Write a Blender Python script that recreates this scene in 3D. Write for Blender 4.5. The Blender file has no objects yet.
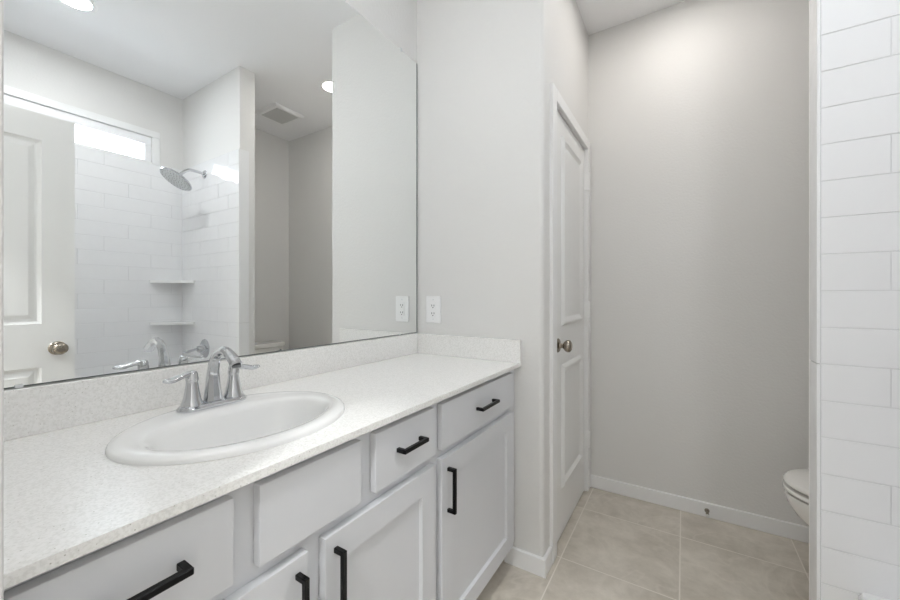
import bpy, bmesh, math, random
from mathutils import Vector, Matrix
random.seed(7)
scene = bpy.context.scene
COL = scene.collection
PI = math.pi

# ------------------------------------------------------------------ camera
F_PX, YAW, CY, CAM_H = 373.0, 0.557, 296.0, 1.155
cd = bpy.data.cameras.new('camera')
cam = bpy.data.objects.new('camera', cd)
COL.objects.link(cam)
cam.location = (0, 0, CAM_H)
cam.rotation_euler = (PI / 2, 0, YAW)
cd.sensor_fit = 'HORIZONTAL'
cd.sensor_width = 36.0
cd.lens = 36.0 * F_PX / 900.0
cd.shift_x = -1.2 / 900.0
cd.shift_y = (CY - 300.0) / 900.0
cd.clip_start = 0.01
scene.camera = cam

# ------------------------------------------------------------------ light and exposure
scene.view_settings.view_transform = 'Standard'
scene.view_settings.look = 'None'
scene.view_settings.gamma = 1.0
scene.view_settings.use_curve_mapping = False
scene.view_settings.exposure = 1.16
scene.cycles.use_denoising = True
scene.cycles.max_bounces = 14
scene.cycles.diffuse_bounces = 7
scene.cycles.glossy_bounces = 6
scene.cycles.sample_clamp_indirect = 15.0

SKY_STRENGTH = 6.5
DOWNLIGHT_TUB, DOWNLIGHT_ALCOVE, VANITY_LAMP, HALL_FILL = 76.0, 38.0, 7.6, 375.0  # the hall value drives an added fill light
w = bpy.data.worlds.new('sky')
scene.world = w
w.use_nodes = True
bg = w.node_tree.nodes['Background']
bg.inputs['Color'].default_value = (0.80, 0.90, 1.0, 1)
bg.inputs['Strength'].default_value = SKY_STRENGTH

# ------------------------------------------------------------------ materials
def srgb(r, g, b):
    f = lambda c: (c / 255 / 12.92) if c / 255 <= 0.04045 else ((c / 255 + 0.055) / 1.055) ** 2.4
    return (f(r), f(g), f(b), 1)

def mat(name, color, rough=0.5, metal=0.0, emit=0.0, spec=None, coat=0.0):
    m = bpy.data.materials.new(name)
    m.use_nodes = True
    p = m.node_tree.nodes['Principled BSDF']
    p.inputs['Base Color'].default_value = color
    p.inputs['Roughness'].default_value = rough
    p.inputs['Metallic'].default_value = metal
    if spec is not None:
        p.inputs['Specular IOR Level'].default_value = spec
    if coat:
        p.inputs['Coat Weight'].default_value = coat
        p.inputs['Coat Roughness'].default_value = 0.03
    if emit:
        p.inputs['Emission Color'].default_value = color
        p.inputs['Emission Strength'].default_value = emit
    return m

def nodes_of(m):
    nt = m.node_tree
    return nt, nt.nodes, nt.links, nt.nodes['Principled BSDF']

def texco(nt):
    n = nt.nodes.new('ShaderNodeNewGeometry')
    return n.outputs['Position']

def add_bump(m, scale, strength, dist=0.002, detail=2.0):
    nt, N, L, p = nodes_of(m)
    t = N.new('ShaderNodeTexNoise')
    t.inputs['Scale'].default_value = scale
    t.inputs['Detail'].default_value = detail
    L.new(texco(nt), t.inputs['Vector'])
    b = N.new('ShaderNodeBump')
    b.inputs['Strength'].default_value = strength
    b.inputs['Distance'].default_value = dist
    L.new(t.outputs['Fac'], b.inputs['Height'])
    L.new(b.outputs['Normal'], p.inputs['Normal'])

M = {}
M['wall'] = mat('wall_paint', srgb(227, 226, 224), 0.55)
add_bump(M['wall'], 95, 0.40, 0.003)
M['ceiling'] = mat('ceiling_paint', srgb(246, 246, 247), 0.75)
add_bump(M['ceiling'], 80, 0.15, 0.002)
M['trim'] = mat('trim_paint', srgb(240, 240, 240), 0.3)
M['door'] = mat('door_paint', srgb(238, 238, 237), 0.3)
M['cabinet'] = mat('cabinet_paint', srgb(212, 213, 216), 0.35)
M['black'] = mat('black_metal', (0.008, 0.008, 0.009, 1), 0.38, 0.6)
M['chrome'] = mat('chrome', (0.62, 0.63, 0.65, 1), 0.05, 1.0)
M['nickel'] = mat('satin_nickel', (0.36, 0.32, 0.27, 1), 0.22, 1.0)
M['mirror'] = mat('mirror_silver', (0.93, 0.945, 0.94, 1), 0.0, 1.0)
M['mirror_edge'] = mat('mirror_edge', (0.16, 0.18, 0.18, 1), 0.2)
M['clip'] = mat('clear_plastic', (0.75, 0.77, 0.78, 1), 0.15)
M['porcelain'] = mat('porcelain', srgb(244, 244, 243), 0.12, coat=0.5)
M['toilet'] = mat('toilet_china', srgb(240, 238, 234), 0.12, coat=0.4)
M['acrylic'] = mat('tub_acrylic', srgb(245, 245, 245), 0.15)
M['plastic'] = mat('white_plastic', srgb(243, 243, 243), 0.3)
M['slot'] = mat('slot_black', (0.02, 0.02, 0.02, 1), 0.6)
M['grille'] = mat('vent_grille', srgb(215, 215, 213), 0.5)
M['dark'] = mat('toe_kick_paint', srgb(205, 204, 202), 0.5)
M['rubber'] = mat('rubber_tip', (0.75, 0.74, 0.72, 1), 0.6)
M['vinyl'] = mat('window_vinyl', srgb(245, 245, 247), 0.3)
M['siding'] = mat('lap_siding', srgb(235, 235, 235), 0.6)
M['nozzle'] = mat('nozzle_grey', (0.25, 0.26, 0.27, 1), 0.4, 0.3)
M['tile'] = mat('glazed_white_tile', srgb(240, 240, 241), 0.045)
add_bump(M['tile'], 13, 0.35, 0.004, 1.0)
M['grout'] = mat('pale_grout', srgb(224, 224, 225), 0.6)

def lamp_mat(name, color, strength):
    m = bpy.data.materials.new(name)
    m.use_nodes = True
    nt = m.node_tree
    nt.nodes.clear()
    e = nt.nodes.new('ShaderNodeEmission')
    e.inputs['Color'].default_value = color
    e.inputs['Strength'].default_value = strength
    o = nt.nodes.new('ShaderNodeOutputMaterial')
    nt.links.new(e.outputs[0], o.inputs['Surface'])
    return m
M['lamp_tub'] = lamp_mat('downlight_glow', (0.96, 0.985, 1.0, 1), DOWNLIGHT_TUB)
M['lamp_alcove'] = lamp_mat('downlight_glow_alcove', (1, 0.955, 0.91, 1), DOWNLIGHT_ALCOVE)
M['fill_hall'] = lamp_mat('fill_glow_hall', (0.96, 0.985, 1.0, 1), HALL_FILL)
M['lamp_vanity'] = lamp_mat('vanity_glow', (0.96, 0.985, 1.0, 1), VANITY_LAMP)

# window glass: clear transmission with a Fresnel sheen
m = bpy.data.materials.new('window_glass')
m.use_nodes = True
nt = m.node_tree
nt.nodes.clear()
tr = nt.nodes.new('ShaderNodeBsdfTransparent')
gl = nt.nodes.new('ShaderNodeBsdfGlossy')
gl.inputs['Roughness'].default_value = 0.0
fr = nt.nodes.new('ShaderNodeFresnel')
fr.inputs['IOR'].default_value = 1.3
mx = nt.nodes.new('ShaderNodeMixShader')
o = nt.nodes.new('ShaderNodeOutputMaterial')
nt.links.new(fr.outputs[0], mx.inputs[0])
nt.links.new(tr.outputs[0], mx.inputs[1])
nt.links.new(gl.outputs[0], mx.inputs[2])
nt.links.new(mx.outputs[0], o.inputs['Surface'])
M['glass'] = m

# speckled white quartz
def quartz():
    m = mat('speckled_quartz', srgb(233, 232, 229), 0.22)
    nt, N, L, p = nodes_of(m)
    pos = texco(nt)
    base = None
    def ramp(src, a, b, c0, c1):
        r = N.new('ShaderNodeValToRGB')
        r.color_ramp.elements[0].position = a
        r.color_ramp.elements[1].position = b
        r.color_ramp.elements[0].color = c0
        r.color_ramp.elements[1].color = c1
        L.new(src, r.inputs['Fac'])
        return r.outputs['Color']
    n1 = N.new('ShaderNodeTexNoise')
    n1.inputs['Scale'].default_value = 260
    n1.inputs['Detail'].default_value = 3
    L.new(pos, n1.inputs['Vector'])
    c = ramp(n1.outputs['Fac'], 0.36, 0.58, srgb(233, 232, 229), srgb(246, 245, 243))
    v = N.new('ShaderNodeTexVoronoi')
    v.inputs['Scale'].default_value = 190
    L.new(pos, v.inputs['Vector'])
    mask1 = ramp(v.outputs['Distance'], 0.10, 0.22, (1, 1, 1, 1), (0, 0, 0, 1))
    sel = ramp(v.outputs['Color'], 0.66, 0.70, (0, 0, 0, 1), (1, 1, 1, 1))
    mul = N.new('ShaderNodeMix'); mul.data_type = 'RGBA'; mul.blend_type = 'MULTIPLY'
    mul.inputs[0].default_value = 1
    L.new(mask1, mul.inputs[6]); L.new(sel, mul.inputs[7])
    mix = N.new('ShaderNodeMix'); mix.data_type = 'RGBA'
    L.new(mul.outputs[2], mix.inputs[0])
    L.new(c, mix.inputs[6])
    mix.inputs[7].default_value = srgb(196, 193, 186)
    L.new(mix.outputs[2], p.inputs['Base Color'])
    return m
M['quartz'] = quartz()

# stone-look floor tile
TILE, TX0, TY0 = 0.447, -0.460, 1.655
def floor_tile():
    m = mat('stone_floor_tile', srgb(190, 182, 170), 0.33)
    nt, N, L, p = nodes_of(m)
    pos = texco(nt)
    sx = N.new('ShaderNodeSeparateXYZ')
    L.new(pos, sx.inputs[0])
    def math_(op, a, b=None):
        n = N.new('ShaderNodeMath'); n.operation = op
        for i, x in enumerate((a, b)):
            if x is None: continue
            if isinstance(x, (int, float)): n.inputs[i].default_value = x
            else: L.new(x, n.inputs[i])
        return n.outputs[0]
    fx = math_('DIVIDE', math_('SUBTRACT', sx.outputs['X'], TX0 - 20 * TILE), TILE)
    fy = math_('DIVIDE', math_('SUBTRACT', sx.outputs['Y'], TY0 - 20 * TILE), TILE)
    def edge(f):
        q = math_('FRACT', f)
        return math_('MINIMUM', q, math_('SUBTRACT', 1.0, q))
    d = math_('MINIMUM', edge(fx), edge(fy))
    grout = math_('LESS_THAN', d, 0.0056)
    ix, iy = math_('FLOOR', fx), math_('FLOOR', fy)
    cmb = N.new('ShaderNodeCombineXYZ')
    L.new(ix, cmb.inputs[0]); L.new(iy, cmb.inputs[1])
    wn = N.new('ShaderNodeTexWhiteNoise'); wn.noise_dimensions = '3D'
    L.new(cmb.outputs[0], wn.inputs['Vector'])
    off = N.new('ShaderNodeVectorMath'); off.operation = 'MULTIPLY_ADD'
    L.new(wn.outputs['Color'], off.inputs[0])
    off.inputs[1].default_value = (7, 7, 7)
    L.new(pos, off.inputs[2])
    n = N.new('ShaderNodeTexNoise')
    n.inputs['Scale'].default_value = 5.0; n.inputs['Detail'].default_value = 9; n.inputs['Roughness'].default_value = 0.7
    n.inputs['Distortion'].default_value = 0.25
    L.new(off.outputs[0], n.inputs['Vector'])
    r = N.new('ShaderNodeValToRGB')
    e = r.color_ramp.elements
    e[0].position, e[0].color = 0.30, srgb(184, 176, 163)
    e[1].position, e[1].color = 0.70, srgb(224, 217, 206)
    L.new(n.outputs['Fac'], r.inputs['Fac'])
    # thin soft veins running across the tile
    n2 = N.new('ShaderNodeTexNoise')
    n2.inputs['Scale'].default_value = 2.1; n2.inputs['Detail'].default_value = 4; n2.inputs['Distortion'].default_value = 1.4
    L.new(off.outputs[0], n2.inputs['Vector'])
    vein = math_('ABSOLUTE', math_('SUBTRACT', n2.outputs['Fac'], 0.5))
    vr = N.new('ShaderNodeValToRGB')
    vr.color_ramp.elements[0].position, vr.color_ramp.elements[0].color = 0.0, (1, 1, 1, 1)
    vr.color_ramp.elements[1].position, vr.color_ramp.elements[1].color = 0.022, (0, 0, 0, 1)
    L.new(vein, vr.inputs['Fac'])
    mv = N.new('ShaderNodeMix'); mv.data_type = 'RGBA'
    L.new(math_('MULTIPLY', vr.outputs['Color'], 0.32), mv.inputs[0])
    L.new(r.outputs['Color'], mv.inputs[6])
    mv.inputs[7].default_value = srgb(226, 219, 208)
    mg = N.new('ShaderNodeMix'); mg.data_type = 'RGBA'
    L.new(grout, mg.inputs[0]); L.new(mv.outputs[2], mg.inputs[6])
    mg.inputs[7].default_value = srgb(228, 222, 213)
    L.new(mg.outputs[2], p.inputs['Base Color'])
    rg = math_('ADD', 0.33, math_('MULTIPLY', grout, 0.4))
    L.new(rg, p.inputs['Roughness'])
    b = N.new('ShaderNodeBump'); b.inputs['Strength'].default_value = 0.35; b.inputs['Distance'].default_value = 0.002
    L.new(math_('SUBTRACT', math_('MULTIPLY', n.outputs['Fac'], 0.4), grout), b.inputs['Height'])
    L.new(b.outputs['Normal'], p.inputs['Normal'])
    return m
M['floor'] = floor_tile()

# ------------------------------------------------------------------ mesh helpers
class MB:
    def __init__(self):
        self.bm = bmesh.new()

    def box(self, x0, x1, y0, y1, z0, z1, bev=0.0, seg=2, edges=None):
        g = bmesh.ops.create_cube(self.bm, size=1.0)
        vs = g['verts']
        for v in vs:
            v.co = Vector(((x0 + x1) / 2 + v.co.x * (x1 - x0), (y0 + y1) / 2 + v.co.y * (y1 - y0), (z0 + z1) / 2 + v.co.z * (z1 - z0)))
        if bev > 0:
            es = list({e for v in vs for e in v.link_edges})
            if edges:
                es = [e for e in es if edges((e.verts[0].co + e.verts[1].co) / 2)]
            bmesh.ops.bevel(self.bm, geom=es, offset=bev, segments=seg, profile=0.5, affect='EDGES', clamp_overlap=True)
        return self

    def rings(self, rings, cap0=True, cap1=True, closed=True):
        """loft a list of rings of points"""
        bm = self.bm
        R = [[bm.verts.new(p) for p in r] for r in rings]
        n = len(R[0])
        for a, b in zip(R[:-1], R[1:]):
            for i in range(n if closed else n - 1):
                j = (i + 1) % n
                bm.faces.new((a[i], a[j], b[j], b[i]))
        if cap0: bm.faces.new(list(reversed(R[0])))
        if cap1: bm.faces.new(R[-1])
        return self

    def lathe(self, prof, origin, axis=(0, 0, 1), n=32, cap0=True, cap1=True):
        """prof: (radius, distance along axis)"""
        ax = Vector(axis).normalized()
        up = Vector((0, 0, 1)) if abs(ax.z) < 0.9 else Vector((1, 0, 0))
        a = ax.cross(up).normalized(); b = ax.cross(a).normalized()
        o = Vector(origin)
        rs = []
        for r, h in prof:
            rs.append([o + ax * h + (a * math.cos(2 * PI * i / n) + b * math.sin(2 * PI * i / n)) * max(r, 1e-4) for i in range(n)])
        return self.rings(rs, cap0, cap1)

    def sweep(self, pts, rad, n=12, up=(0, 0, 1), sub=6):
        """tube through points; rad items are r or (r_side, r_up)"""
        P = [Vector(p) for p in pts]
        Rr = [r if isinstance(r, tuple) else (r, r) for r in rad]
        C = []; RR = []
        for i in range(len(P) - 1):
            p0 = P[max(i - 1, 0)]; p1 = P[i]; p2 = P[i + 1]; p3 = P[min(i + 2, len(P) - 1)]
            for k in range(sub):
                t = k / sub
                C.append(0.5 * ((2 * p1) + (-p0 + p2) * t + (2 * p0 - 5 * p1 + 4 * p2 - p3) * t * t + (-p0 + 3 * p1 - 3 * p2 + p3) * t ** 3))
                RR.append(tuple(Rr[i][q] * (1 - t) + Rr[i + 1][q] * t for q in (0, 1)))
        C.append(P[-1]); RR.append(Rr[-1])
        upv = Vector(up)
        rs = []
        for i, c in enumerate(C):
            t = (C[min(i + 1, len(C) - 1)] - C[max(i - 1, 0)]).normalized()
            s = t.cross(upv)
            if s.length < 1e-3: s = t.cross(Vector((1, 0, 0)))
            s.normalize(); u = s.cross(t).normalized(); upv = u
            rs.append([c + s * math.cos(2 * PI * k / n) * RR[i][0] + u * math.sin(2 * PI * k / n) * RR[i][1] for k in range(n)])
        return self.rings(rs)

    def merge(self):
        bmesh.ops.remove_doubles(self.bm, verts=self.bm.verts, dist=1e-6)
        return self

    def quad(self, *pts):
        self.bm.faces.new([self.bm.verts.new(p) for p in pts])
        return self

    def build(self, name, material, parent=None, smooth=None, origin=None):
        bmesh.ops.recalc_face_normals(self.bm, faces=self.bm.faces)
        me = bpy.data.meshes.new(name)
        if parent is not None:
            o = Vector((0, 0, 0)); q = parent
            while q is not None:
                o += q.location; q = q.parent
        else:
            if origin is None:
                xs = [v.co.x for v in self.bm.verts]; ys = [v.co.y for v in self.bm.verts]; zs = [v.co.z for v in self.bm.verts]
                o = Vector(((min(xs) + max(xs)) / 2, (min(ys) + max(ys)) / 2, min(zs)))
            else:
                o = Vector(origin)
        bmesh.ops.translate(self.bm, verts=self.bm.verts, vec=-o)
        self.bm.to_mesh(me)
        self.bm.free()
        ms = material if isinstance(material, list) else [material]
        for mm in ms: me.materials.append(mm)
        ob = bpy.data.objects.new(name, me)
        COL.objects.link(ob)
        if parent is not None: ob.parent = parent
        else: ob.location = o
        if smooth is not None:
            for p in me.polygons: p.use_smooth = True
            wm = ob.modifiers.new('weighted', 'WEIGHTED_NORMAL')
            wm.weight = 100
            wm.keep_sharp = True
            try:
                me.set_sharp_from_angle(angle=math.radians(smooth))
            except Exception:
                pass
        return ob

def tag(o, label=None, cat=None, group=None, kind=None):
    if label: o['label'] = label
    if cat: o['category'] = cat
    if group: o['group'] = group
    if kind: o['kind'] = kind
    return o

def root(name, loc, label, cat, group=None, kind=None):
    o = bpy.data.objects.new(name, None)
    o.empty_display_size = 0.05
    COL.objects.link(o)
    o.location = loc
    return tag(o, label, cat, group, kind)

def copy_tree(o, parent=None):
    c = o.copy()
    COL.objects.link(c)
    if parent is not None: c.parent = parent
    for ch in list(o.children):
        copy_tree(ch, c)
    return c

# ------------------------------------------------------------------ key dimensions
XM, XR = -1.145, 1.160          # mirror wall, window wall
YN, YE, YB = 0.0685, 1.510, 2.370  # near vanity wall, far vanity wall, back wall
XE = -0.492                     # ends of the vanity walls / closet wall
ZC = 2.743
YW0, YW1, XW = 1.412, 1.522, 0.319  # wing wall of the shower
YENT = -0.15
T = 0.10
ZT = 2.169                      # top of tile

# ------------------------------------------------------------------ shell
S = lambda o, label=None, cat=None: tag(o, label, cat, None, 'structure')
S(MB().box(XM - T, XR + T, -1.7, YB + T, -0.08, 0.0).build('floor', M['floor']), 'beige stone-look square floor tiles', 'floor')
S(MB().box(XM - T, XR + T, -1.7, YB + T, ZC, ZC + 0.08).build('ceiling', M['ceiling']), 'smooth white ceiling over the whole bathroom', 'ceiling')
S(MB().box(XM - T, XM, -1.7, YB + T, 0, ZC).build('wall_left', M['wall']), 'pale grey wall behind the big mirror', 'wall')
S(MB().box(XM, XR, YB, YB + T, 0, ZC).build('wall_back', M['wall']), 'warm grey back wall behind the toilet', 'wall')

b = MB()                         # far vanity wall + closet front, one continuous painted wall with rounded corner
b.box(XM, XE, YE, 1.655, 0, ZC, 0.02, 5, lambda c: abs(c.x - XE) < 1e-4 and abs(c.y - YE) < 1e-4)
b.box(XE - T, XE, 1.655, 2.295, 2.040, ZC)
b.box(XE - T, XE, 2.295, YB, 0, ZC)
S(b.build('wall_far', M['wall'], smooth=30), 'pale grey wall ending the vanity, with a rounded corner', 'wall')

b = MB()                         # near vanity wall and the doorway wall
b.box(XM, -0.490, -0.26, YN, 0, ZC, 0.004, 3, lambda c: abs(c.x + 0.49) < 1e-4 and abs(c.y - YN) < 1e-4)
b.box(-0.490, 0.325, -0.26, YENT, 2.03, ZC)
b.box(0.325, XR, -0.26, YENT, 0, ZC)
S(b.build('wall_near', M['wall'], smooth=30), 'grey wall at the near end of the vanity', 'wall')
S(MB().box(XM, XR, -1.7, -1.6, 0, ZC).build('wall_hall', M['wall']), 'hall wall outside the doorway', 'wall')

WY0, WY1, WZ0, WZ1 = 0.02, 1.205, ZT, 2.362
b = MB()
b.box(XR, XR + T, -1.7, WY0, 0, ZC)
b.box(XR, XR + T, WY1, YB + T, 0, ZC)
b.box(XR, XR + T, WY0, WY1, 0, WZ0)
b.box(XR, XR + T, WY0, WY1, WZ1, ZC)
wall_right = S(b.build('wall_right', M['wall']), 'grey outer wall with the high window over the tub', 'wall')

wing = S(MB().box(XW, XR, YW0, YW1, 0, ZC, 0.006, 2, lambda c: abs(c.x - XW) < 1e-4 and abs(c.z - ZC / 2) < 0.1).build('wall_wing', M['wall'], smooth=30),
         'short wall between the shower and the toilet', 'wall')

# ------------------------------------------------------------------ shower tile (real tiles with joints)
TH, TL, GAP = 0.100, 0.405, 0.0020
def tiles(name, parent, horiz0, horiz1, pos, flip, seed, xplane):
    """flip: +1 if first row starts with a full tile"""
    rnd = random.Random(seed)
    bm = MB()
    rows = [0.069 - TH + TH * k for k in range(0, 23)]
    for k, z0 in enumerate(rows):
        za, zb = max(z0, 0.002), min(z0 + TH, ZT)
        if zb - za < 0.01: continue
        off = 0.132 + ((k + flip) % 3) * TL / 3
        h = horiz0 + off - TL * 2
        while h < horiz1:
            ha, hb = max(h, horiz0), min(h + TL, horiz1)
            h += TL
            if hb - ha < 0.006: continue
            g = GAP / 2
            tilt_a, tilt_b = rnd.uniform(-1, 1) * 0.0007, rnd.uniform(-1, 1) * 0.0004
            d0, d1 = 0.002, 0.0078
            bv = 0.0010
            def P(hh, zz, dd):
                dd = dd + (tilt_a * ((hh - ha) / (hb - ha) - 0.5) + tilt_b * ((zz - za) / (zb - za) - 0.5)) * (1 if dd > 0.004 else 0)
                return (XR - dd, hh, zz) if xplane else (hh, pos - dd, zz)
            r0 = [P(ha + g, za + g, d0), P(hb - g, za + g, d0), P(hb - g, zb - g, d0), P(ha + g, zb - g, d0)]
            r1 = [P(ha + g, za + g, d1 - bv), P(hb - g, za + g, d1 - bv), P(hb - g, zb - g, d1 - bv), P(ha + g, zb - g, d1 - bv)]
            q = g + bv
            r2 = [P(ha + q, za + q, d1), P(hb - q, za + q, d1), P(hb - q, zb - q, d1), P(ha + q, zb - q, d1)]
            bm.rings([r0, r1, r2], cap0=False)
    t = bm.build(name, M['tile'], parent)
    t['kind'] = 'structure'
    gm = MB()
    if xplane: gm.box(XR - 0.0060, XR - 0.0002, horiz0, horiz1, 0.001, ZT - 0.001)
    else: gm.box(horiz0, horiz1, pos - 0.0060, pos - 0.0002, 0.001, ZT - 0.001)
    gg = gm.build('grout', M['grout'], t)
    return t
tiles('wall_tile', wing, XW, XR - 0.008, YW0, 0, 3, False)
tiles('wall_tile', wall_right, YENT, YW0 - 0.008, None, 1, 5, True)
b = MB()                         # rounded edge tiles wrapping the end of the wing wall
b.box(XW - 0.008, XW + 0.0005, YW0 - 0.009, YW0 + 0.062, 0.0, 0.968, 0.003, 2)
b.box(XW - 0.008, XW + 0.0005, YW0 - 0.009, YW0 + 0.062, 0.9692, ZT, 0.003, 2)
o = b.build('edge_tile', M['tile'], wing, smooth=30)
MB().box(XR - 0.0105, XR - 0.006, YW0 - 0.0105, YW0 - 0.006, 0.39, ZT).build('corner_caulk', M['tile'], wing)

# ------------------------------------------------------------------ baseboards
BH, BT = 0.074, 0.013
def base(name, *boxes, label=None):
    b = MB()
    for bx in boxes:
        b.box(*bx, 0.003, 1)
    o = b.build(name, M['trim'])
    S(o, label, 'baseboard')
base('baseboard_back', (XE + 0.001, XR, YB - BT, YB + 0.001, 0, BH), label='white baseboard along the warm grey back wall')
def lring(o, z): return [(-0.66, YE - o, z), (XE + o, YE - o, z), (XE + o, 1.594, z), (XE - 0.001, 1.594, z), (XE - 0.001, YE + 0.001, z), (-0.66, YE + 0.001, z)]
S(MB().rings([lring(BT, 0), lring(BT, BH - 0.003), lring(BT - 0.003, BH)]).build('baseboard_far', M['trim']), 'white baseboard wrapping the wall corner beside the vanity', 'baseboard')
base('baseboard_right', (XR - BT, XR + 0.001, YW1, YB, 0, BH), label='white baseboard behind the toilet tank')
base('baseboard_wing', (XW, XR, YW1 - 0.001, YW1 + BT, 0, BH), label='white baseboard on the toilet side of the shower wall')

# ------------------------------------------------------------------ two-panel doors
def panel_slab(b, axis_x0, axis_x1, y0, y1, z0, z1, panels):
    """door leaf in the YZ plane, moulded panels pressed into both faces"""
    bm = b.bm
    ys = sorted({y0, y1} | {p[0] for p in panels} | {p[1] for p in panels})
    zs = sorted({z0, z1} | {p[2] for p in panels} | {p[3] for p in panels})
    for x, s in ((axis_x0, 1), (axis_x1, -1)):
        for ya, yb in zip(ys[:-1], ys[1:]):
            for za, zb in zip(zs[:-1], zs[1:]):
                isp = any(p[0] <= ya + 1e-6 and yb - 1e-6 <= p[1] and p[2] <= za + 1e-6 and zb - 1e-6 <= p[3] for p in panels)
                if not isp:
                    b.quad((x, ya, za), (x, yb, za), (x, yb, zb), (x, ya, zb))
                else:
                    rs = []
                    for ins, dep in ((0, 0), (0.003, 0.005), (0.014, 0.013), (0.022, 0.013), (0.040, 0.004), (0.043, 0.003)):
                        xx = x + s * dep
                        rs.append([(xx, ya + ins, za + ins), (xx, yb - ins, za + ins), (xx, yb - ins, zb - ins), (xx, ya + ins, zb - ins)])
                    b.rings(rs, cap0=False)
    for (a0, a1, c0, c1) in ((y0, y0, z0, z1), (y1, y1, z0, z1)):
        b.quad((axis_x0, a0, c0), (axis_x1, a0, c0), (axis_x1, a0, c1), (axis_x0, a0, c1))
    for c in (z0, z1):
        b.quad((axis_x0, y0, c), (axis_x1, y0, c), (axis_x1, y1, c), (axis_x0, y1, c))
    return b.merge()

def knob_set(parent, x, y, z, d):
    """round knob on a rosette; d = +1 or -1 along X"""
    k = MB().lathe([(0.0325, 0), (0.0325, 0.003), (0.028, 0.008), (0.014, 0.011), (0.0115, 0.016), (0.0115, 0.026), (0.019, 0.031),
                    (0.0262, 0.039), (0.0285, 0.048), (0.0262, 0.057), (0.018, 0.063), (0.006, 0.066)], (x, y, z), (d, 0, 0), 36)
    o = k.build('door_knob', M['nickel'], parent, smooth=40)
    o['label'] = 'satin nickel round door knob'
    return o

DZ1 = 2.020
d1 = root('door_1', (XE - 0.02, 1.975, 0), 'closed white two-panel closet door with satin nickel knob', 'door', None, 'structure')
b = panel_slab(MB(), XE - 0.005, XE - 0.040, 1.6645, 2.2888, 0.012, DZ1 - 0.004, [(1.795, 2.190, 1.012, 1.925), (1.795, 2.190, 0.232, 0.825)])
b.build('door_leaf', M['door'], d1, smooth=20)
b = MB()                         # casing on the wall + jamb lining
cx0, cx1 = XE - 0.001, XE + 0.016
b.box(cx0, cx1, 1.595, 1.657, 0, 2.078, 0.004, 2)
b.box(cx0, cx1, 2.293, 2.3575, 0, 2.078, 0.004, 2)
b.box(cx0, cx1, 1.657, 2.293, 2.022, 2.078, 0.004, 2)
b.box(XE - T, XE + 0.0, 1.655, 1.6625, 0, 2.040)
b.box(XE - T, XE + 0.0, 2.2895, 2.295, 0, 2.040)
b.box(XE - T, XE + 0.0, 1.66, 2.29, 2.0205, 2.040)
b.build('door_casing', M['trim'], d1, smooth=30)
knob_set(d1, XE - 0.005, 1.736, 0.925, 1)
for z in (1.83, 1.075, 0.315):
    h = MB().box(XE - 0.011, XE + 0.019, 2.286, 2.294, z - 0.045, z + 0.045)
    h.lathe([(0.006, 0), (0.006, 0.1)], (XE + 0.020, 2.29, z - 0.05), (0, 0, 1), 12)
    h.build('hinge', M['plastic'], d1, smooth=40)

d2x = 0.280
d2 = root('door_2', (d2x + 0.017, -0.14, 0), 'open white two-panel entry door seen in the mirror, with nickel knob', 'door', None, 'structure')
b = panel_slab(MB(), d2x, d2x + 0.034, -0.125, 0.582, 0.012, 2.010, [(-0.015, 0.470, 1.025, 1.885), (-0.015, 0.470, 0.215, 0.822)])
b.build('door_leaf', M['door'], d2, smooth=20)
knob_set(d2, d2x, 0.522, 0.905, -1)
knob_set(d2, d2x + 0.034, 0.522, 0.905, 1)
MB().box(d2x + 0.006, d2x + 0.028, 0.5815, 0.5835, 0.875, 0.935, 0.001, 1).build('latch_plate', M['nickel'], d2)
for z in (1.83, 1.02, 0.25):
    MB().lathe([(0.006, 0), (0.006, 0.09)], (d2x + 0.040, -0.130, z - 0.045), (0, 0, 1), 12).build('hinge', M['nickel'], d2, smooth=40)
b = MB()
b.box(-0.492, -0.475, YENT - 0.11, YENT + 0.001, 0, 2.02)
b.box(0.317, 0.326, YENT - 0.11, YENT + 0.001, 0, 2.02)
b.box(-0.475, 0.317, YENT - 0.11, YENT + 0.001, 2.015, 2.031)
b.build('door_jamb', M['trim'], d2)

# ------------------------------------------------------------------ window
wn = root('window_1', (XR, (WY0 + WY1) / 2, WZ0), 'narrow high window with white casing above the tub, seen in the mirror', 'window', None, 'structure')
b = MB()
b.box(XR - 0.012, XR + 0.001, WY0 - 0.05, WY1 + 0.05, WZ1, WZ1 + 0.05, 0.004, 2)
b.box(XR - 0.012, XR + 0.001, WY1, WY1 + 0.05, WZ0 - 0.012, WZ1, 0.004, 2)
b.box(XR - 0.012, XR + 0.001, WY0 - 0.05, WY0, WZ0 - 0.012, WZ1, 0.004, 2)
b.box(XR - 0.010, XR + 0.06, WY0, WY1, WZ0 - 0.012, WZ0 + 0.001)
b.build('window_casing', M['trim'], wn, smooth=30)
b = MB()
xa, xb = XR + 0.003, XR + 0.070
fw, ft = 0.042, 0.060
b.box(xa, xb, WY0, WY1, WZ1 - ft, WZ1, 0.003, 1)
b.box(xa, xb, WY0, WY1, WZ0, WZ0 + 0.012, 0.002, 1)
b.box(xa, xb, WY0, WY0 + fw, WZ0 + 0.012, WZ1 - ft, 0.003, 1)
b.box(xa, xb, WY1 - fw, WY1, WZ0 + 0.012, WZ1 - ft, 0.003, 1)
fr_ = b.build('window_frame', M['vinyl'], wn, smooth=30)
MB().box(XR + 0.042, XR + 0.046, WY0 + fw, WY1 - fw, WZ0 + 0.012, WZ1 - ft).build('window_pane', M['glass'], fr_)

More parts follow.
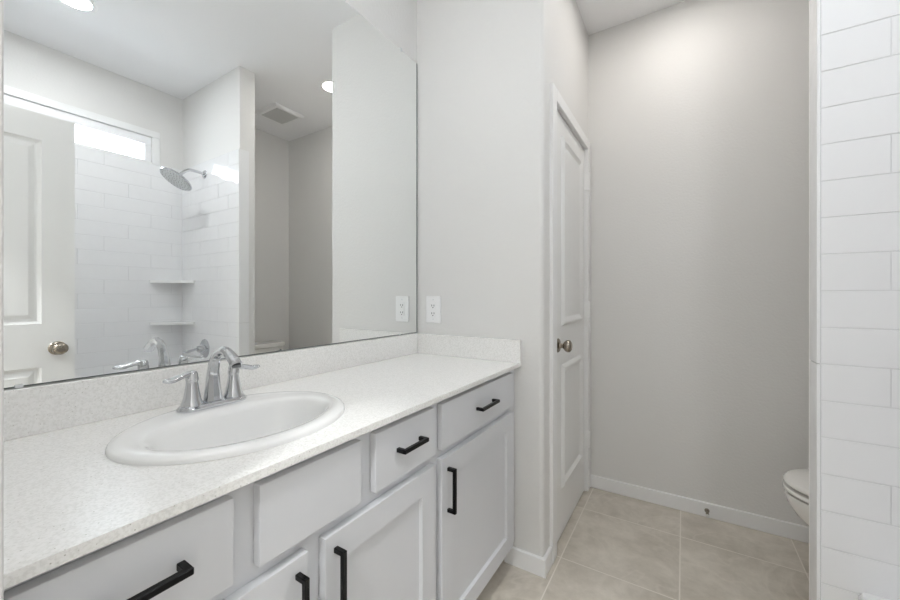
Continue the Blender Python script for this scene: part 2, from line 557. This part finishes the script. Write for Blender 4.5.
b = MB()                         # white lap-sided house across the side yard
for k in range(34):
    z = -0.4 + k * 0.18
    b.rings([[(4.2, -6, z), (4.18, -6, z), (4.2, -6, z + 0.185)], [(4.2, 9, z), (4.18, 9, z), (4.2, 9, z + 0.185)]])
b.box(4.2, 4.4, -6, 9, -0.4, 5.7)
tag(b.build('neighbor_house', M['siding']), 'white lap-sided house wall outside the high window', 'building', None, 'structure')

# ------------------------------------------------------------------ vanity cabinets
XF = -0.600                      # door faces
FRAME_X = -0.620
ZCT, CT = 0.871, 0.015
def shaker_door(parent, y0, y1, z0, z1, st=0.063):
    def q(i, x): return [(x, y0 + i, z0 + i), (x, y1 - i, z0 + i), (x, y1 - i, z1 - i), (x, y0 + i, z1 - i)]
    b = MB().rings([q(0, FRAME_X + 0.0003), q(0, XF - 0.002), q(0.0006, XF - 0.0006), q(0.002, XF), q(st, XF), q(st + 0.0005, XF - 0.004), q(st + 0.0035, XF - 0.0105)])
    return b.build('door', M['cabinet'], parent, smooth=30)

def drawer_front(parent, y0, y1, z0, z1, name='drawer_front'):
    return MB().box(FRAME_X, XF, y0, y1, z0, z1, 0.003, 2).build(name, M['cabinet'], parent, smooth=30)

def bar_pull(parent, y, z, vertical, ln=0.134):
    b = MB()
    s = 0.0052
    xo = XF + 0.029
    h = ln / 2
    if vertical:
        b.box(xo - 2 * s, xo, y - s, y + s, z - h, z + h, 0.0012, 1)
        for q in (-1, 1):
            zc = z + q * (h - s)
            b.box(XF, xo - s, y - s, y + s, zc - s, zc + s, 0.001, 1)
    else:
        b.box(xo - 2 * s, xo, y - h, y + h, z - s, z + s, 0.0012, 1)
        for q in (-1, 1):
            yc = y + q * (h - s)
            b.box(XF, xo - s, yc - s, yc + s, z - s, z + s, 0.001, 1)
    o = b.build('bar_pull', M['black'], parent)
    o['label'] = 'matte black square bar pull'
    return o

def carcass(parent, y0, y1):
    b = MB()
    b.box(XM + 0.002, FRAME_X - 0.012, y0, y0 + 0.016, 0.10, ZCT - CT)
    b.box(XM + 0.002, FRAME_X - 0.012, y1 - 0.016, y1, 0.10, ZCT - CT)
    b.box(XM + 0.002, FRAME_X - 0.012, y0 + 0.016, y1 - 0.016, 0.10, 0.116)
    b.box(XM + 0.002, XM + 0.010, y0 + 0.016, y1 - 0.016, 0.116, ZCT - CT)
    b.box(FRAME_X - 0.012, FRAME_X, y0, y1, 0.10, ZCT - CT)
    b.build('cabinet_body', M['cabinet'], parent)
    MB().box(-0.697, -0.685, y0, y1, 0.0, 0.10).build('toe_kick', M['dark'], parent)

Y_SPLIT = 0.897
DT, DB = 0.838, 0.700
ZD1, ZD0 = 0.674, 0.117
ca = root('vanity_cabinet', (-0.85, 0.48, 0), 'wider white vanity cabinet under the sink, with a pair of shaker doors', 'cabinet', 'white vanity cabinets')
carcass(ca, YN + 0.003, Y_SPLIT)
d = drawer_front(ca, 0.083, 0.318, DB, DT); bar_pull(d, 0.199, 0.777, False, 0.100)
drawer_front(ca, 0.359, 0.592, DB, DT, 'false_front')
d = drawer_front(ca, 0.636, 0.876, DB, DT); bar_pull(d, 0.758, 0.775, False, 0.100)
d = shaker_door(ca, 0.083, 0.454, ZD0, ZD1); bar_pull(d, 0.431, 0.581, True)
d = shaker_door(ca, 0.493, 0.880, ZD0, ZD1); bar_pull(d, 0.519, 0.579, True)
cb = root('vanity_cabinet', (-0.85, 1.2, 0), 'narrower white vanity cabinet against the far wall, one drawer over one door', 'cabinet', 'white vanity cabinets')
carcass(cb, Y_SPLIT, YE - 0.002)
d = drawer_front(cb, 0.915, 1.444, DB, DT); bar_pull(d, 1.190, 0.770, False)
d = shaker_door(cb, 0.913, 1.452, ZD0, ZD1); bar_pull(d, 0.945, 0.575, True)

# ------------------------------------------------------------------ countertop with sink cut-out and splashes
SX, SY, SA, SB = -0.846, 0.471, 0.235, 0.198    # sink centre, half length (Y), half depth (X)
XC = -0.587
ct = root('countertop', (-0.87, 0.79, ZCT - CT), 'long speckled white quartz countertop with backsplash on the vanity', 'countertop')
b = MB()
x0, x1, y0, y1 = XM + 0.001, XC, YN + 0.001, YE - 0.001
ha, hb = SA - 0.018, SB - 0.018
angs = [2 * PI * i / 96 for i in range(96)]
for cx_, cy_ in ((x0, y0), (x0, y1), (x1, y0), (x1, y1)):
    angs.append(math.atan2(cy_ - SY, cx_ - SX) % (2 * PI))
angs = sorted(set(angs))
inner, outer = [], []
for a in angs:
    c_, s_ = math.cos(a), math.sin(a)
    r = 1 / math.sqrt((c_ / hb) ** 2 + (s_ / ha) ** 2)
    inner.append((SX + c_ * r, SY + s_ * r))
    ts = []
    if c_ > 1e-9: ts.append((x1 - SX) / c_)
    if c_ < -1e-9: ts.append((x0 - SX) / c_)
    if s_ > 1e-9: ts.append((y1 - SY) / s_)
    if s_ < -1e-9: ts.append((y0 - SY) / s_)
    t_ = min(ts)
    outer.append((SX + c_ * t_, SY + s_ * t_))
zb_, zt_ = ZCT - CT, ZCT
def rg(P, z): return [(x, y, z) for x, y in P]
b.rings([rg(inner, zb_), rg(outer, zb_), rg(outer, zt_), rg(inner, zt_), rg(inner, zb_)], False, False)
b.merge()
b.build('counter_slab', M['quartz'], ct)
MB().box(XM + 0.001, XM + 0.020, YN + 0.001, YE - 0.001, ZCT, 0.969, 0.0015, 1).build('backsplash', M['quartz'], ct)
MB().box(XM + 0.020, XC, YE - 0.020, YE - 0.001, ZCT, 0.969, 0.0015, 1).build('side_splash', M['quartz'], ct)

# ------------------------------------------------------------------ sink
sk = root('sink', (SX, SY, ZCT), 'white oval drop-in sink set in the countertop', 'sink')
def ell(cx_, cy_, a_, b_, z, n=72):
    return [(cx_ + math.cos(2 * PI * i / n) * b_, cy_ + math.sin(2 * PI * i / n) * a_, z) for i in range(n)]
BX = SX + 0.022                  # bowl sits toward the front, faucet ledge behind
prof = []
for ins, z in ((-0.020, ZCT - 0.006), (0.000, ZCT + 0.0005), (0.001, ZCT + 0.006), (-0.004 + 0.008, ZCT + 0.010), (0.012, ZCT + 0.0135), (0.020, ZCT + 0.0140), (0.028, ZCT + 0.0133)):
    if ins < 0: ins = 0.016
    prof.append(ell(SX, SY, SA - ins, SB - ins, z))
prof.append(ell(SX + 0.006, SY, SA - 0.034, SB - 0.036, ZCT + 0.0125))
prof.append(ell(BX - 0.004, SY, 0.194, 0.140, ZCT + 0.0112))
prof.append(ell(BX, SY, 0.188, 0.133, ZCT + 0.0080))
prof.append(ell(BX, SY, 0.183, 0.127, ZCT + 0.0015))
prof.append(ell(BX, SY, 0.179, 0.123, ZCT - 0.0080))
for t_, z in ((0.955, -0.025), (0.91, -0.05), (0.84, -0.08), (0.70, -0.106), (0.50, -0.122), (0.28, -0.129), (0.12, -0.131)):
    prof.append(ell(BX - 0.01 * (1 - t_), SY, 0.182 * t_, 0.126 * t_, ZCT + z))
b = MB(); b.rings(prof, False, True)
b.build('basin', M['porcelain'], sk, smooth=60)
MB().lathe([(0.022, 0), (0.022, 0.0015), (0.017, 0.003), (0.016, 0.001), (0.0158, 0.004), (0.010, 0.006), (0.003, 0.0065)], (BX - 0.0088, SY, ZCT - 0.1315), (0, 0, 1), 28).build('drain', M['chrome'], sk, smooth=40)

# ------------------------------------------------------------------ faucet
FX, FY, FZ = -0.998, 0.478, ZCT + 0.0132
fa = root('faucet', (FX, FY, FZ), 'chrome two-lever arched faucet standing on the sink rim', 'faucet')
def stad(hl, hw, z, n=10):       # stadium outline, long in Y
    P = []
    for i in range(n + 1):
        a = -PI / 2 + PI * i / n
        P.append((FX + math.sin(a) * hw, FY + (hl - hw) + math.cos(a) * hw, z))
    for i in range(n + 1):
        a = PI / 2 - PI * i / n
        P.append((FX + math.sin(a) * hw, FY - (hl - hw) - math.cos(a) * hw, z))
    return P
MB().rings([stad(0.078, 0.026, FZ - 0.001), stad(0.079, 0.027, FZ + 0.003), stad(0.076, 0.024, FZ + 0.009), stad(0.070, 0.018, FZ + 0.012)]).build('deck_plate', M['chrome'], fa, smooth=40)
for s in (-1, 1):
    y = FY + s * 0.0485
    hd = MB().lathe([(0.0235, 0.008), (0.0235, 0.014), (0.020, 0.022), (0.0165, 0.038), (0.0138, 0.055), (0.0125, 0.066), (0.0135, 0.069), (0.0135, 0.075), (0.0125, 0.079),
                     (0.0125, 0.084), (0.0105, 0.090), (0.005, 0.0925)], (FX, y, FZ), (0, 0, 1), 10)
    h = hd.build('handle_body', M['chrome'], fa, smooth=50)
    z = FZ + 0.083
    lv = MB().sweep([(FX, y - s * 0.004, z), (FX + 0.002, y + s * 0.010, z + 0.002), (FX + 0.005, y + s * 0.024, z), (FX + 0.009, y + s * 0.044, z - 0.005), (FX + 0.012, y + s * 0.058, z - 0.004), (FX + 0.0125, y + s * 0.062, z - 0.003)],
                    [(0.010, 0.008), (0.0085, 0.008), (0.008, 0.0065), (0.0115, 0.0065), (0.0095, 0.005), (0.004, 0.003)], 14)
    lv.build('lever', M['chrome'], h, smooth=60)
sp = MB().sweep([(FX - 0.004, FY, FZ + 0.008), (FX - 0.004, FY, FZ + 0.045), (FX - 0.002, FY, FZ + 0.086), (FX + 0.014, FY, FZ + 0.122), (FX + 0.046, FY, FZ + 0.138),
                 (FX + 0.074, FY, FZ + 0.131), (FX + 0.099, FY, FZ + 0.114), (FX + 0.106, FY, FZ + 0.107)],
                [(0.023, 0.021), (0.0175, 0.016), (0.0135, 0.013), (0.0115, 0.011), (0.0108, 0.0105), (0.0115, 0.011), (0.0135, 0.012), (0.0130, 0.0115)], 10, up=(1, 0, 0))
spo = sp.build('spout', M['chrome'], fa, smooth=28)
MB().lathe([(0.0095, 0), (0.0095, 0.006), (0.008, 0.006)], (FX + 0.1055, FY, FZ + 0.108), (0.12, 0, -1), 20).build('aerator', M['nozzle'], spo, smooth=40)
MB().lathe([(0.0028, 0), (0.0028, 0.055), (0.005, 0.058), (0.0055, 0.066), (0.003, 0.069)], (FX - 0.019, FY, FZ + 0.008), (0, 0, 1), 12).build('lift_rod', M['chrome'], fa, smooth=40)

# ------------------------------------------------------------------ mirror
mr = root('wall_mirror', (XM, 0.79, 0.970), 'huge frameless wall mirror above the vanity', 'mirror')
b = MB().box(XM + 0.0005, XM + 0.006, YN + 0.004, YE - 0.005, 0.971, 2.325)
mo = b.build('mirror_glass', [M['mirror'], M['mirror_edge']], mr)
for p in mo.data.polygons:
    p.material_index = 0 if p.normal.x > 0.9 else 1
b = MB()
b.box(XM + 0.0058, XM + 0.0064, YN + 0.004, YE - 0.005, 0.971, 0.9735)
b.build('bottom_edge', M['mirror_edge'], mr)
MB().box(XM + 0.0058, XM + 0.0064, YE - 0.011, YE - 0.005, 0.9735, 2.325).build('side_edge', M['mirror_edge'], mr)
for (y, z, q) in ((1.379, 2.325, 1), (1.367, 0.971, -1), (0.178, 0.971, -1), (0.30, 2.325, 1)):
    MB().box(XM + 0.0004, XM + 0.009, y - 0.006, y + 0.006, z - (0.006 if q > 0 else 0.0015), z + (0.009 if q > 0 else 0.006), 0.0015, 2).build('mirror_clip', M['clip'], mr)

# ------------------------------------------------------------------ outlet
ou = root('wall_outlet', (-1.041, YE, 1.023), 'white outlet plate on the end wall beside the mirror', 'outlet')
MB().box(-1.084, -0.998, YE - 0.006, YE + 0.0005, 1.023, 1.155, 0.003, 2).build('cover_plate', M['plastic'], ou, smooth=30)
r = MB().box(-1.0585, -1.0235, YE - 0.008, YE - 0.004, 1.054, 1.124, 0.0012, 1).build('receptacle', M['plastic'], ou)
for zc in (1.070, 1.108):
    b = MB()
    for dx in (-0.0065, 0.0065):
        b.box(-1.041 + dx - 0.0014, -1.041 + dx + 0.0014, YE - 0.0084, YE - 0.0070, zc - 0.004, zc + 0.005)
    b.lathe([(0.0026, 0), (0.0026, 0.0014)], (-1.041, YE - 0.0070, zc - 0.010), (0, -1, 0), 12)
    b.build('plug_slots', M['slot'], r)
MB().box(-1.048, -1.034, YE - 0.0086, YE - 0.0072, 1.0865, 1.0915, 0.0006, 1).build('reset_button', M['plastic'], r)
for zc in (1.0415, 1.1365):
    MB().lathe([(0.0032, 0), (0.0032, 0.001), (0.002, 0.0014)], (-1.041, YE - 0.0058, zc), (0, -1, 0), 12).build('screw', M['clip'], ou)

# ------------------------------------------------------------------ toilet
TYC = 1.945
to = root('toilet', (0.75, TYC, 0), 'white toilet in the alcove behind the tiled shower wall', 'toilet')
def egg(xf, xb, hw, z, n=56):
    """outline: pointed oval, front toward -X"""
    xc = xb - (xb - xf) * 0.42
    P = []
    for i in range(n):
        a = 2 * PI * i / n
        c_, s_ = math.cos(a), math.sin(a)
        rx = (xc - xf) if c_ < 0 else (xb - xc)
        e = 0.92 if c_ < 0 else 0.75
        P.append((xc + rx * math.copysign(abs(c_) ** e, c_), TYC + hw * math.copysign(abs(s_) ** 0.95, s_), z))
    return P
rings = [egg(0.50, 1.06, 0.115, 0.0), egg(0.49, 1.06, 0.120, 0.02), egg(0.50, 1.05, 0.108, 0.05), egg(0.51, 1.04, 0.100, 0.12), egg(0.49, 1.02, 0.108, 0.19),
         egg(0.43, 1.0, 0.130, 0.25), egg(0.370, 0.98, 0.158, 0.31), egg(0.346, 0.97, 0.174, 0.35), egg(0.338, 0.965, 0.180, 0.382), egg(0.341, 0.962, 0.178, 0.389),
         egg(0.366, 0.90, 0.150, 0.389), egg(0.37, 0.88, 0.140, 0.37), egg(0.46, 0.80, 0.10, 0.28), egg(0.55, 0.72, 0.05, 0.22)]
b = MB().rings(rings)
b.box(0.86, 1.15, TYC - 0.17, TYC + 0.17, 0.30, 0.396, 0.02, 3)
b.build('toilet_bowl', M['toilet'], to, smooth=50)
def ringslab(xf, xb, hw, z0, z1, r):
    return [egg(xf + r, xb - r, hw - r, z0), egg(xf, xb, hw, z0 + r), egg(xf, xb, hw, z1 - r), egg(xf + r, xb - r, hw - r, z1)]
b = MB().rings(ringslab(0.334, 0.90, 0.184, 0.399, 0.415, 0.003)); b.build('toilet_seat', M['toilet'], to, smooth=50)
b = MB().rings(ringslab(0.335, 0.90, 0.184, 0.424, 0.440, 0.004)[:3] + [egg(0.345, 0.89, 0.175, 0.445), egg(0.41, 0.84, 0.12, 0.450), egg(0.52, 0.72, 0.05, 0.451)])
b.build('toilet_lid', M['toilet'], to, smooth=50)
for s in (-1, 1):
    b = MB().lathe([(0.013, 0), (0.013, 0.05)], (0.895, TYC + s * 0.085 - 0.025, 0.420), (0, 1, 0), 14)
    b.build('seat_hinge', M['toilet'], to, smooth=40)
def rr(x0, x1, y0, y1, z, r=0.03, n=5):
    P = []
    for cx_, cy_, a0 in ((x1 - r, y1 - r, 0), (x0 + r, y1 - r, PI / 2), (x0 + r, y0 + r, PI), (x1 - r, y0 + r, 1.5 * PI)):
        for i in range(n + 1):
            a = a0 + PI / 2 * i / n
            P.append((cx_ + math.cos(a) * r, cy_ + math.sin(a) * r, z))
    return P
tk = MB().rings([rr(0.970, 1.140, TYC - 0.205, TYC + 0.205, 0.400), rr(0.955, 1.145, TYC - 0.225, TYC + 0.225, 0.43), rr(0.948, 1.146, TYC - 0.238, TYC + 0.238, 0.678)]).build('toilet_tank', M['toilet'], to, smooth=50)
MB().rings([rr(0.942, 1.148, TYC - 0.243, TYC + 0.243, 0.679), rr(0.936, 1.149, TYC - 0.249, TYC + 0.249, 0.686), rr(0.936, 1.149, TYC - 0.249, TYC + 0.249, 0.712), rr(0.944, 1.147, TYC - 0.242, TYC + 0.242, 0.720)]).build('tank_lid', M['toilet'], to, smooth=50)
b = MB().lathe([(0.013, 0), (0.013, 0.004), (0.009, 0.008), (0.007, 0.016)], (0.948, TYC + 0.185, 0.645), (-1, 0, 0), 18)
b.sweep([(0.932, TYC + 0.188, 0.645), (0.928, TYC + 0.160, 0.643), (0.926, TYC + 0.120, 0.637), (0.926, TYC + 0.105, 0.635)], [(0.006, 0.007), 0.006, (0.005, 0.007), (0.004, 0.006)], 10)
lv = b.build('flush_lever', M['chrome'], tk, smooth=40)
lv['label'] = 'chrome flush lever'

# ------------------------------------------------------------------ bathtub
TX0_ = 0.388
tb = root('bathtub', (0.77, 0.62, 0), 'white bathtub below the high window, only its corner in view', 'bathtub')
x0, x1, y0, y1, zr = TX0_, XR - 0.0095, YENT + 0.002, YW0 - 0.0085, 0.378
b = MB()
ap = [rr(x0 + 0.02, x1, y0, y1, 0.0, 0.012, 4), rr(x0 + 0.012, x1, y0, y1, 0.30, 0.012, 4), rr(x0, x1, y0, y1, 0.335, 0.012, 4), rr(x0, x1, y0, y1, zr - 0.010, 0.012, 4), rr(x0 + 0.008, x1, y0, y1, zr, 0.012, 4),
      rr(x0 + 0.075, x1 - 0.05, y0 + 0.08, y1 - 0.07, zr, 0.10, 4), rr(x0 + 0.085, x1 - 0.06, y0 + 0.09, y1 - 0.08, zr - 0.012, 0.10, 4), rr(x0 + 0.12, x1 - 0.09, y0 + 0.22, y1 - 0.12, 0.10, 0.12, 4), rr(x0 + 0.17, x1 - 0.14, y0 + 0.28, y1 - 0.17, 0.065, 0.10, 4)]
b.rings(ap)
b.build('tub_shell', M['acrylic'], tb, smooth=40)
MB().lathe([(0.03, 0), (0.03, 0.002), (0.02, 0.004)], (0.77, y1 - 0.26, 0.0655), (0, 0, 1), 24).build('tub_drain', M['chrome'], tb, smooth=40)

# ------------------------------------------------------------------ shower head
sx, sy, sz = 0.782, YW0 - 0.008, 2.070
sh = root('shower_head', (sx, sy, sz), 'large round chrome shower head on a bent arm, seen in the mirror', 'shower head')
MB().lathe([(0.030, 0), (0.030, 0.003), (0.024, 0.010), (0.012, 0.014)], (sx, sy, sz), (0, -1, 0), 28).build('flange', M['chrome'], sh, smooth=40)
MB().sweep([(sx, sy, sz), (sx, sy - 0.05, sz + 0.006), (sx, sy - 0.105, sz + 0.004), (sx, sy - 0.145, sz - 0.026), (sx, sy - 0.168, sz - 0.056)], [0.0105] * 5, 14).build('shower_arm', M['chrome'], sh, smooth=60)
nd = Vector((0, -math.sin(math.radians(33)), -math.cos(math.radians(33))))
hc = Vector((sx - 0.004, sy - 0.168, sz - 0.056))
hd = MB().lathe([(0.013, 0), (0.016, 0.012), (0.020, 0.020), (0.085, 0.029), (0.104, 0.033), (0.107, 0.038), (0.105, 0.043), (0.098, 0.045)], hc, nd, 40).build('spray_head', M['chrome'], sh, smooth=35)
ax_a = nd.cross(Vector((1, 0, 0))).normalized(); ax_b = nd.cross(ax_a)
b = MB().lathe([(0.096, 0), (0.096, 0.0012)], hc + nd * 0.0448, nd, 40)
fp = b.build('spray_face', M['clip'], hd)
b = MB()
for rr_, n in ((0.0, 1), (0.022, 8), (0.044, 14), (0.066, 20), (0.086, 26)):
    for i in range(n):
        c = hc + nd * 0.0458 + (ax_a * math.cos(2 * PI * i / n) + ax_b * math.sin(2 * PI * i / n)) * rr_
        b.lathe([(0.0036, 0), (0.0028, 0.0022)], c, nd, 8)
nz = b.build('spray_nozzles', M['nozzle'], hd)
nz['kind'] = 'stuff'

vv = root('shower_valve', (0.782, YW0 - 0.008, 0.76), 'round chrome shower valve with lever on the tiled wall, seen in the mirror', 'shower valve')
MB().lathe([(0.070, 0), (0.070, 0.003), (0.062, 0.009), (0.030, 0.014), (0.026, 0.040), (0.022, 0.052), (0.008, 0.056)], (0.782, YW0 - 0.0075, 0.76), (0, -1, 0), 36).build('escutcheon', M['chrome'], vv, smooth=40)
MB().sweep([(0.782, YW0 - 0.050, 0.762), (0.782, YW0 - 0.085, 0.757), (0.784, YW0 - 0.125, 0.748), (0.785, YW0 - 0.150, 0.746)], [0.011, 0.009, 0.011, 0.007], 14).build('valve_lever', M['chrome'], vv, smooth=60)

# ------------------------------------------------------------------ corner shelves
def corner_shelf(z, label):
    cx_, cy_ = XR - 0.008, YW0 - 0.008
    L = 0.215
    P = [(0, 0), (-L, 0), (-L, -0.012)]
    for i in range(1, 12):
        t = i / 12
        P.append((-L + (L - 0.012) * t, -0.012 - (L - 0.012) * t))
    P += [(-0.012, -L), (0, -L)]
    b = MB().rings([[(cx_ + p[0], cy_ + p[1], z - 0.020) for p in P], [(cx_ + p[0], cy_ + p[1], z) for p in P]])
    o = b.build('corner_shelf', M['porcelain'])
    tag(o, label, 'shelf', 'corner shelves in the shower')
corner_shelf(1.275, 'upper white corner shelf in the tiled shower')
corner_shelf(0.955, 'lower white corner shelf in the tiled shower')

# ------------------------------------------------------------------ ceiling fan cover
vt = root('exhaust_vent', (0.72, 1.975, ZC), 'white square exhaust fan cover on the ceiling near the toilet', 'vent')
vx0, vx1, vy0, vy1 = 0.562, 0.872, 1.838, 2.112
def sq(ins, z): return [(vx0 + ins, vy0 + ins, z), (vx1 - ins, vy0 + ins, z), (vx1 - ins, vy1 - ins, z), (vx0 + ins, vy1 - ins, z)]
b = MB().rings([sq(0, ZC + 0.001), sq(0, ZC - 0.006), sq(0.012, ZC - 0.020), sq(0.034, ZC - 0.020), sq(0.036, ZC - 0.008), sq(0.036, ZC + 0.001)], False, False)
b.build('vent_frame', M['plastic'], vt)
b = MB()
y = vy0 + 0.042
while y < vy1 - 0.040:
    b.box(vx0 + 0.036, vx1 - 0.036, y, y + 0.0085, ZC - 0.018, ZC - 0.006)
    y += 0.0115
b.box(vx0 + 0.036, vx1 - 0.036, vy0 + 0.036, vy1 - 0.036, ZC - 0.006, ZC - 0.001)
b.build('vent_grille', M['grille'], vt)

# ------------------------------------------------------------------ recessed lights and an added hall fill
def downlight(x, y, glow, label, r=0.068):
    t = root('recessed_light', (x, y, ZC), label, 'ceiling light', 'recessed ceiling lights')
    MB().lathe([(r, 0.001), (r + 0.020, 0.0005), (r + 0.022, 0.004), (r + 0.012, 0.007), (r + 0.001, 0.006), (r, 0.001)], (x, y, ZC), (0, 0, -1), 40, False, False).build('trim_ring', M['plastic'], t, smooth=40)
    MB().lathe([(r - 0.0005, 0.002), (r - 0.0005, 0.003)], (x, y, ZC), (0, 0, -1), 40).build('light_lens', glow, t)
downlight(0.49, 0.63, M['lamp_tub'], 'round recessed light in the ceiling above the tub edge')
downlight(-0.015, 1.925, M['lamp_alcove'], 'round recessed light in the ceiling outside the closet door')
downlight(-0.1, -0.9, M['fill_hall'], 'added unseen fill light in the hall ceiling outside the doorway')  # unseen light added behind the camera to fill the lower room

# ------------------------------------------------------------------ vanity light above the mirror
VZ, VX = 2.49, XM + 0.125
vl = root('vanity_light', (XM, SY, 2.50), 'three-lamp vanity light bar on the wall above the mirror', 'wall light')
MB().box(XM, XM + 0.022, SY - 0.27, SY + 0.27, 2.47, 2.56, 0.004, 2).build('back_plate', M['nickel'], vl)
for dy in (-0.2, 0.0, 0.2):
    y = SY + dy
    MB().sweep([(XM + 0.02, y, 2.525), (VX - 0.02, y, 2.550), (VX, y, 2.56), (VX, y, 2.545)], [0.007] * 4, 10).build('lamp_arm', M['nickel'], vl, smooth=60)
    MB().lathe([(0.018, 0.055), (0.040, 0.045), (0.046, 0.0), (0.046, -0.05), (0.040, -0.062)], (VX, y, VZ), (0, 0, 1), 24).build('glass_shade', M['lamp_vanity'], vl, smooth=40)

# ------------------------------------------------------------------ door stop
ds = root('door_stop', (0.104, YB - BT, 0.036), 'small spring door stop on the back wall baseboard', 'door stop')
MB().lathe([(0.011, 0), (0.011, 0.003), (0.007, 0.008)], (0.104, YB - BT, 0.036), (0, -1, 0), 16).build('stop_base', M['nickel'], ds, smooth=40)
b = MB()
pts = []
for i in range(0, 8 * 8 + 1):
    a = 2 * PI * i / 8
    pts.append((0.104 + math.cos(a) * 0.0055, YB - BT - 0.006 - 0.048 * i / 64, 0.036 + math.sin(a) * 0.0055))
b.sweep(pts, [0.0016] * len(pts), 6, sub=1)
b.build('stop_spring', M['nickel'], ds, smooth=60)
MB().lathe([(0.007, 0), (0.0075, 0.010), (0.005, 0.013)], (0.104, YB - BT - 0.053, 0.036), (0, -1, 0), 16).build('rubber_tip', M['rubber'], ds, smooth=40)
